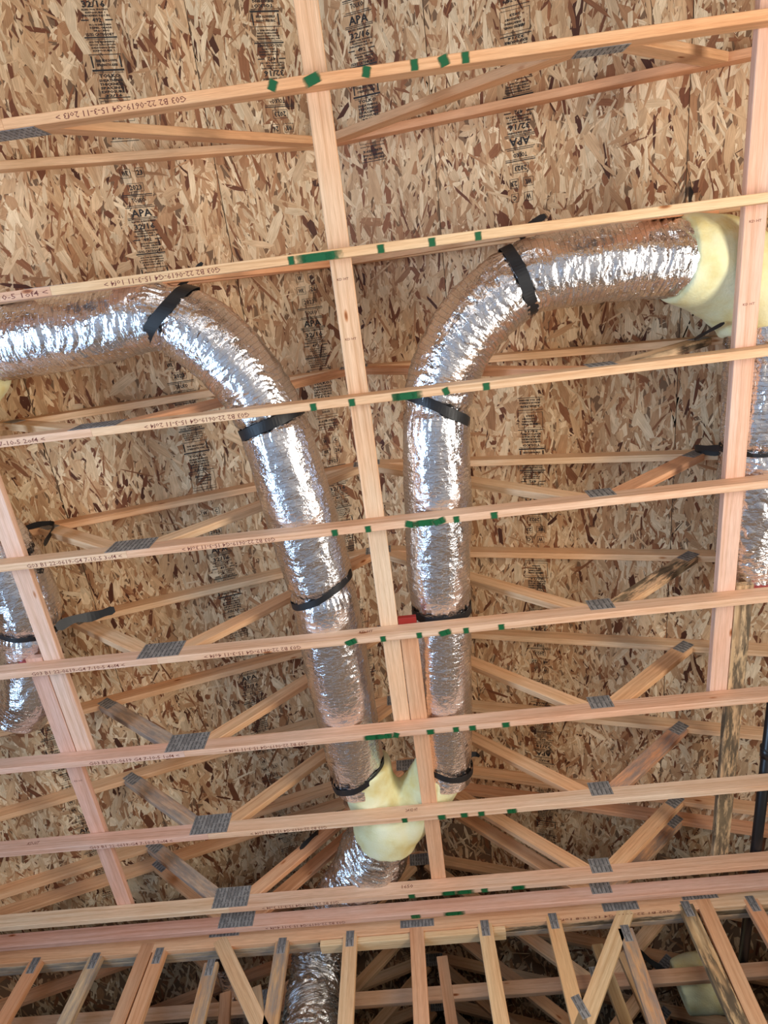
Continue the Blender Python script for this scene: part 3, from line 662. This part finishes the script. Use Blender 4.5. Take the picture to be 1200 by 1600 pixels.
def ribbon(name, pts, wd, parent=None, mat='black_strap', label=None, cat='strap', grp=None, t=.002, side=(0, .87, -.5), twist=0):
    """flat tape through points (x, y, z above Z0)"""
    P, s = spline([(*p, 1) for p in pts], .02); C = P[:, :3].copy(); C[:, 2] += Z0; org = C[0].copy()
    T = np.gradient(C, axis=0); T /= np.linalg.norm(T, axis=1)[:, None]
    V, F = [], []; n = len(C)
    for i in range(n):
        sd = np.array(side, float); sd = sd - T[i] * np.dot(sd, T[i]); sd /= np.linalg.norm(sd); nm = np.cross(T[i], sd)
        a = twist * i / n; sd, nm = sd * math.cos(a) + nm * math.sin(a), nm * math.cos(a) - sd * math.sin(a)
        w_ = wd * (1 + .15 * math.sin(i * .9)) * (.55 if i in (0, n - 1) else 1)
        for (p, q) in ((-1, -1), (1, -1), (1, 1), (-1, 1)): V.append(C[i] - org + sd * p * w_ / 2 + nm * q * t / 2)
    for i in range(n - 1):
        for q in range(4): F.append([i * 4 + q, i * 4 + (q + 1) % 4, (i + 1) * 4 + (q + 1) % 4, (i + 1) * 4 + q])
    F += [[3, 2, 1, 0], [n * 4 - 4, n * 4 - 3, n * 4 - 2, n * 4 - 1]]
    o = obj(name, mesh(name, V, F, False), parent, M[mat], Matrix.Translation(Vector(org)))
    if label: tagit(o, label, cat, grp)
    return o

def s_at(pts, f):
    """arc length where function f(x,y) is smallest along the path"""
    P, s = spline(pts, .006); v = [abs(f(p[0], p[1])) for p in P]; return s[int(np.argmin(v))]

zc = CH + .166
RD = [(.02, 2.86, zc - .01, .155), (.03, 2.70, zc, .162), (.068, 2.13, zc, .163), (.095, 1.75, zc, .160), (.10, 1.5, zc + .004, .168), (.135, 1.07, zc + .004, .172), (.155, .74, zc, .165), (.20, .50, zc + .02, .166), (.34, .27, zc + .04, .168), (.52, .12, zc + .05, .166), (.66, .06, zc + .05, .164), (1.0, .045, zc + .05, .170), (1.28, .062, zc + .05, .168), (1.345, .068, zc + .055, .160)]
LD = [(-.50, 2.86, zc - .01, .155), (-.51, 2.70, zc, .168), (-.525, 2.06, zc, .182), (-.53, 1.62, zc, .178), (-.545, 1.4, zc + .004, .18), (-.58, 1.06, zc + .006, .185), (-.62, .70, zc, .172), (-.68, .45, zc + .02, .172), (-.80, .24, zc + .03, .176), (-.95, .09, zc + .04, .172), (-1.10, .02, zc + .04, .160), (-1.40, .045, zc + .04, .166), (-1.72, .055, zc + .04, .172), (-1.98, .07, zc + .04, .165)]
sR = [s_at(RD, lambda x, y: (x - .60) + (y > .4) * 9), s_at(RD, lambda x, y: y - .61), s_at(RD, lambda x, y: y - 1.70), s_at(RD, lambda x, y: y - 2.74)]
sL = [s_at(LD, lambda x, y: (x + 1.04)), s_at(LD, lambda x, y: y - .58), s_at(LD, lambda x, y: (y - 1.50)), s_at(LD, lambda x, y: y - 2.76)]
rd, Rdat = flex_duct('flexible_duct', RD, 3.1, [(sR[0], .012, .03), (sR[1], .016, .03), (sR[2], .012, .03), (sR[3], .01, .03)], ribzones=((sR[1], sR[0], .9), (sR[0], 99, 1.3)))
tagit(rd, 'silver foil flexible duct right of the middle brace, bending right to the yellow elbow', 'duct')
ld, Ldat = flex_duct('flexible_duct', LD, 8.7, [(sL[0], .02, .03), (sL[1], .016, .03), (sL[2], .014, .03), (sL[3], .01, .03)], ribzones=((sL[1], sL[0], .8), (sL[0], 99, .9)))
tagit(ld, 'silver foil flexible duct left of the middle brace, bending left out of the frame', 'duct')
strap('duct_strap', Rdat, sR[0], 'black strap around the right duct where it turns toward the yellow elbow', .010, (0, 0), .052, .010)
strap('duct_strap', Rdat, sR[1], 'black strap around the right duct just under its bend', .014, (-.38, .1), .050, .012)
strap('duct_strap', Rdat, sR[2], 'black strap ringing the straight right duct above the red shim', .010, (0, 0), .046, .010)
strap('duct_strap', Rdat, sR[3], 'black strap where the right duct enters the yellow fork', .008, (-.3, 0), .040, .012)
strap('duct_strap', Ldat, sL[0], 'slanting black strap at the top of the left duct bend', .016, (-.55, 0), .062, .014)
strap('duct_strap', Ldat, sL[1], 'black strap around the left duct just under its bend', .014, (.08, 0), .050, .010)
strap('duct_strap', Ldat, sL[2], 'slanting black strap halfway down the straight left duct', .012, (.32, 0), .036, .012)
strap('duct_strap', Ldat, sL[3], 'black strap where the left duct enters the yellow fork', .008, (.35, 0), .040, .012)

# side ducts that run away from the elbows
RS = [(1.73, .36, zc + .04, .165), (1.73, .60, zc + .02, .170), (1.73, .95, zc, .172), (1.73, 1.35, zc, .170), (1.74, 1.60, zc, .155), (1.75, 1.74, zc - .02, .135)]
rs, RSd = flex_duct('flexible_duct', RS, 5.5, [(s_at(RS, lambda x, y: y - .98), .012, .03)], mat='foil', rib=.005, crease=.006)
tagit(rs, 'wrinkled foil duct at the right edge, running down beside the pinkish brace board', 'duct')
strap('duct_strap', RSd, s_at(RS, lambda x, y: y - .98), 'thin black strap around the wrinkled duct at the right edge', .010, (0, 0), .018, .006)
LS = [(-2.62, .62, zc + .04, .165), (-2.40, .82, zc + .02, .175), (-2.22, 1.08, zc, .18), (-2.17, 1.40, zc, .178), (-2.21, 1.62, zc, .160), (-2.25, 1.76, zc - .01, .150), (-2.30, 1.95, zc - .01, .165), (-2.42, 2.10, zc, .16)]
ls, LSd = flex_duct('flexible_duct', LS, 6.2, [(s_at(LS, lambda x, y: y - 1.54), .014, .03)], mat='foil', rib=.004, crease=.004)
tagit(ls, 'silver foil duct at the left edge, behind the pale left brace board', 'duct')
strap('duct_strap', LSd, s_at(LS, lambda x, y: y - 1.54), 'black strap around the foil duct at the left edge', .012, (0, 0), .026, .006)
TR = [(-.42, 3.27, zc, .185), (-.50, 3.46, zc + .02, .215), (-.62, 3.68, zc + .04, .195), (-.80, 3.90, zc + .03, .17), (-.93, 4.08, zc - .05, .165), (-.965, 4.19, zc - .22, .165), (-.975, 4.21, zc - .45, .17), (-.96, 4.2, zc - .95, .175)]
tr_, TRd = flex_duct('flexible_duct', TR, 9.9, [], mat='crumpled_foil', rib=.009, crease=.008, ribzones=((0, 99, 1.2),), ds=.007)
tagit(tr_, 'crumpled foil trunk duct running from the yellow fork, down behind the studded girder', 'duct')
SD = [(-1.62, 4.2, .16, .07), (-1.63, 4.6, .16, .07), (-1.64, 5.2, .16, .072)]
sd, _ = flex_duct('flexible_duct', SD, 2.2, [], mat='foil', rib=.004, crease=.003, nth=64)
tagit(sd, 'narrow foil duct glimpsed behind the girder, left of the trunk duct', 'duct')

# printed rating on the left-edge duct (wraps the jacket)
def wrap_text(st, duct, y0, ang, h, wd, parent, mat='stamp_ink', rot=0):
    V, F = text_mesh([(st, 0, 0, h, wd, 0)], 'p'); C, s, R, T, U, N = duct
    i = int(np.argmin(np.abs(C[:, 1] - y0))); out = []
    for (x, y, z) in V:
        j = int(np.clip(np.searchsorted(C[:, 1], y0 + x), 0, len(C) - 1)); a = ang + y / R[j]; r = R[j] + .007
        out.append(Vector((C[j][0] + r * math.cos(a), y0 + x, C[j][2] + r * math.sin(a))))
    base = WM[parent].translation
    me = mesh('duct_print', [v - base for v in out], F); me.materials.append(M[mat]); obj('duct_print', me, parent, None, Matrix.Translation(base))
wrap_text('R-8.0', LSd, 1.16, -.12, .045, .15, ls); wrap_text('R-8.0', RSd, .78, math.pi + .55, .045, .15, rs); wrap_text('R-8', RSd, 1.42, math.pi + .5, .04, .07, rs)

# ------------------------------------------------------------------ fibreglass-wrapped fork and elbows
def tube_bm(bm, pts, nth=28):
    P, s = spline(pts, .03); C = P[:, :3].copy(); C[:, 2] += Z0; R = P[:, 3]; T, U, N = frames(C); rows = []
    for i in range(len(C)):
        rows.append([bm.verts.new(C[i] + R[i] * (math.cos(2 * math.pi * j / nth) * U[i] + math.sin(2 * math.pi * j / nth) * N[i])) for j in range(nth)])
    for a, b in zip(rows, rows[1:]):
        for j in range(nth): bm.faces.new((a[j], a[(j + 1) % nth], b[(j + 1) % nth], b[j]))
    bm.faces.new(rows[0][::-1]); bm.faces.new(rows[-1])
def wrapped(name, tubes, label, seed, vox=.012, fold=()):
    bm = bmesh.new()
    for t in tubes: tube_bm(bm, t)
    bmesh.ops.recalc_face_normals(bm, faces=bm.faces)
    me = bpy.data.meshes.new('tmp'); bm.to_mesh(me); bm.free()
    o = bpy.data.objects.new('tmp', me); COL.objects.link(o)
    m = o.modifiers.new('r', 'REMESH'); m.mode = 'VOXEL'; m.voxel_size = vox
    m = o.modifiers.new('s', 'SMOOTH'); m.iterations = 14; m.factor = .5
    dg = bpy.context.evaluated_depsgraph_get(); ev = o.evaluated_get(dg); m2 = bpy.data.meshes.new_from_object(ev)
    bpy.data.objects.remove(o)
    n = len(m2.vertices); co = np.empty(n * 3, np.float32); m2.vertices.foreach_get('co', co); co = co.reshape(-1, 3).astype(float)
    no = np.empty(n * 3, np.float32); m2.vertices.foreach_get('normal', no); no = no.reshape(-1, 3)
    d = .010 * (fbm(co[:, 0] * 6 + seed, co[:, 1] * 6, co[:, 2] * 6, 3) - .44) - .004 * np.exp(-((vnoise(co[:, 0] * 4 + seed, co[:, 1] * 4, co[:, 2] * 4) - .5) / .04) ** 2)
    for (nx, ny, nz, amp, fr) in fold: d = d + amp * (vnoise((co[:, 0] * nx + co[:, 1] * ny + co[:, 2] * nz) * fr + seed, co[:, 0] * 2, co[:, 2] * 3) - .5)
    co = co + no * d[:, None]; org = co.mean(0)
    m2.vertices.foreach_set('co', (co - org).astype(np.float32).ravel()); m2.materials.clear(); m2.polygons.foreach_set('use_smooth', [True] * len(m2.polygons)); m2.update()
    o = obj(name, m2, None, M['fibreglass'], Matrix.Translation(Vector(org))); tagit(o, label, 'duct fitting'); return o
wrapped('duct_fork', [[(-.455, 2.70, zc, .155), (-.455, 2.85, zc, .165), (-.40, 3.10, zc, .19)], [(-.01, 2.78, zc, .150), (-.05, 2.88, zc, .16), (-.17, 3.04, zc, .17), (-.32, 3.18, zc, .19)],
                      [(-.37, 3.02, zc, .205), (-.375, 3.16, zc, .22), (-.40, 3.31, zc, .205)]], 'yellow fibreglass-wrapped fork joining the two straight ducts to the trunk', 1.0)
ribbon('foil_tape', [(-.62, 2.95, .21), (-.53, 2.98, .125), (-.44, 2.985, .098)], .07, mat='crumpled_foil', label='silver foil tape patch on the left arm of the yellow fork', cat='tape', side=(0, 1, 0))
wrapped('duct_elbow', [[(1.305, .066, zc + .055, .188), (1.36, .072, zc + .065, .195), (1.43, .09, zc + .08, .205), (1.52, .12, zc + .10, .215), (1.62, .19, zc + .10, .215), (1.71, .31, zc + .07, .20), (1.73, .42, zc + .05, .18)]],
        'yellow fibreglass-wrapped elbow at the right end of the right-hand duct', 4.0, fold=((.6, -.8, 0, .012, 14),))
wrapped('duct_elbow', [[(-1.93, .07, zc + .04, .168), (-1.98, .08, zc + .04, .19), (-2.08, .14, zc + .04, .21), (-2.22, .28, zc + .04, .2), (-2.40, .45, zc + .04, .2), (-2.56, .58, zc + .04, .18)]],
        'yellow fibreglass-wrapped elbow at the left edge, mostly out of frame', 7.0)
wrapped('duct_elbow', [[(1.45, 4.75, .12, .16), (1.62, 4.72, .12, .18), (1.85, 4.75, .12, .17)]], 'yellow fibreglass-wrapped fitting low in the bottom right corner behind the girder', 5.0)

# ------------------------------------------------------------------ strap tails, ties, shims, pipe
G2 = 'loose black strap ends'
ribbon('strap_tail', [(-1.00, -.075, .34), (-.95, -.12, .42), (-.88, -.19, .48)], .022, label='loose strap end above the slanting strap of the left duct bend', grp=G2)
ribbon('strap_tail', [(.62, -.11, .34), (.69, -.165, .40), (.76, -.195, .42)], .035, label='loose strap end above the second truss, near the right duct bend', grp=G2)
ribbon('strap_tail', [(1.45, -.10, .48), (1.50, -.22, .60), (1.58, -.28, .70)], .03, label='loose strap end above the top of the yellow elbow', grp=G2)
ribbon('strap_tail', [(1.50, .36, .20), (1.47, .42, .34), (1.49, .455, .46)], .016, label='thin black strap end from the yellow elbow down to the third truss', grp=G2)
ribbon('strap_tail', [(1.57, .98, .28), (1.53, 1.02, .46), (1.57, 1.055, .52), (1.66, 1.07, .47)], .03, label='black strap end hooked over the right web of the fourth truss', grp=G2)
ribbon('strap_tail', [(-1.985, 1.10, .30), (-2.02, 1.06, .50), (-2.10, 1.05, .52), (-2.2, 1.06, .50)], .03, label='black strap end over the left end of the fourth truss', grp=G2)
ribbon('strap_tail', [(-2.02, 1.56, .22), (-1.96, 1.56, .30), (-1.89, 1.585, .36), (-1.78, 1.585, .42)], .05, label='wide black strap end tied to the left web of the fifth truss', grp=G2)
ribbon('strap_tail', [(-1.00, 3.47, .36), (-.90, 3.49, .50), (-.93, 3.58, .52)], .03, label='black strap end over the web left of the trunk duct', grp=G2)
ribbon('strap_tail', [(.17, 3.0, .52), (.22, 2.99, .56), (.26, 3.0, .54)], .03, label='small black strap knot right of the yellow fork', grp=G2)
ribbon('strap_tail', [(1.10, 4.35, .20), (1.35, 4.62, .16), (1.52, 4.6, .06)], .035, label='black strap slanting down to the yellow fitting in the bottom right', grp=G2)
ribbon('strap_tail', [(-1.50, 4.15, .22), (-1.42, 4.2, .30), (-1.3, 4.25, .32)], .03, label='black strap end behind the girder, left of the trunk duct', grp=G2)
def shim(x0, x1, y, label):
    vs = [(x, yy, z) for x in (-.5, .5) for yy in (-.5, .5) for z in (-.5, .5)]
    L = x1 - x0; me = lumber_mesh(L, .042, .031).copy(); me.materials.clear()
    o = obj('shim', me, None, M['red_plastic'], frame(((x0), y, Z0 + CH + .0165), (1, 0, 0), z=(0, 0, 1))); tagit(o, label, 'shim', 'red shims on the fifth truss')
shim(-.14, -.045, 1.669, 'red shim on the fifth truss between the middle brace and the straight duct')
shim(1.60, 1.78, yt(5), 'red shim on the fifth truss under the wrinkled duct at the right edge')
shim(-2.2, -2.07, yt(5), 'red shim on the fifth truss under the foil duct at the left edge')

def pipe(name, p0, p1, r, label, cat, rings=()):
    T = empty(name, p0); tagit(T, label, cat); d = Vector(p1) - Vector(p0); L = d.length; m0 = frame(p0, d, z=(0, 0, 1))
    def cyl(nm, xa, xb, rr, nth=24):
        vs = [(x, rr * math.cos(2 * math.pi * j / nth), rr * math.sin(2 * math.pi * j / nth)) for x in (xa, xb) for j in range(nth)]
        fs = [[j, nth + j, nth + (j + 1) % nth, (j + 1) % nth] for j in range(nth)] + [list(range(nth)), list(range(2 * nth - 1, nth - 1, -1))]
        obj(nm, mesh(nm, vs, fs, True), T, M['black_pipe'], m0)
    cyl('pipe_wall', 0, L, r)
    for x in rings: cyl('coupling', x - .03, x + .03, r * 1.22); cyl('coupling_ring', x - .036, x - .030, r * 1.32)
pipe('vent_pipe', (1.868, 1.9, Z0 + CH + .034), (1.868, 5.6, Z0 + CH + .034), .030, 'black plastic pipe running away along the right edge above the chords', 'pipe', (.88,))
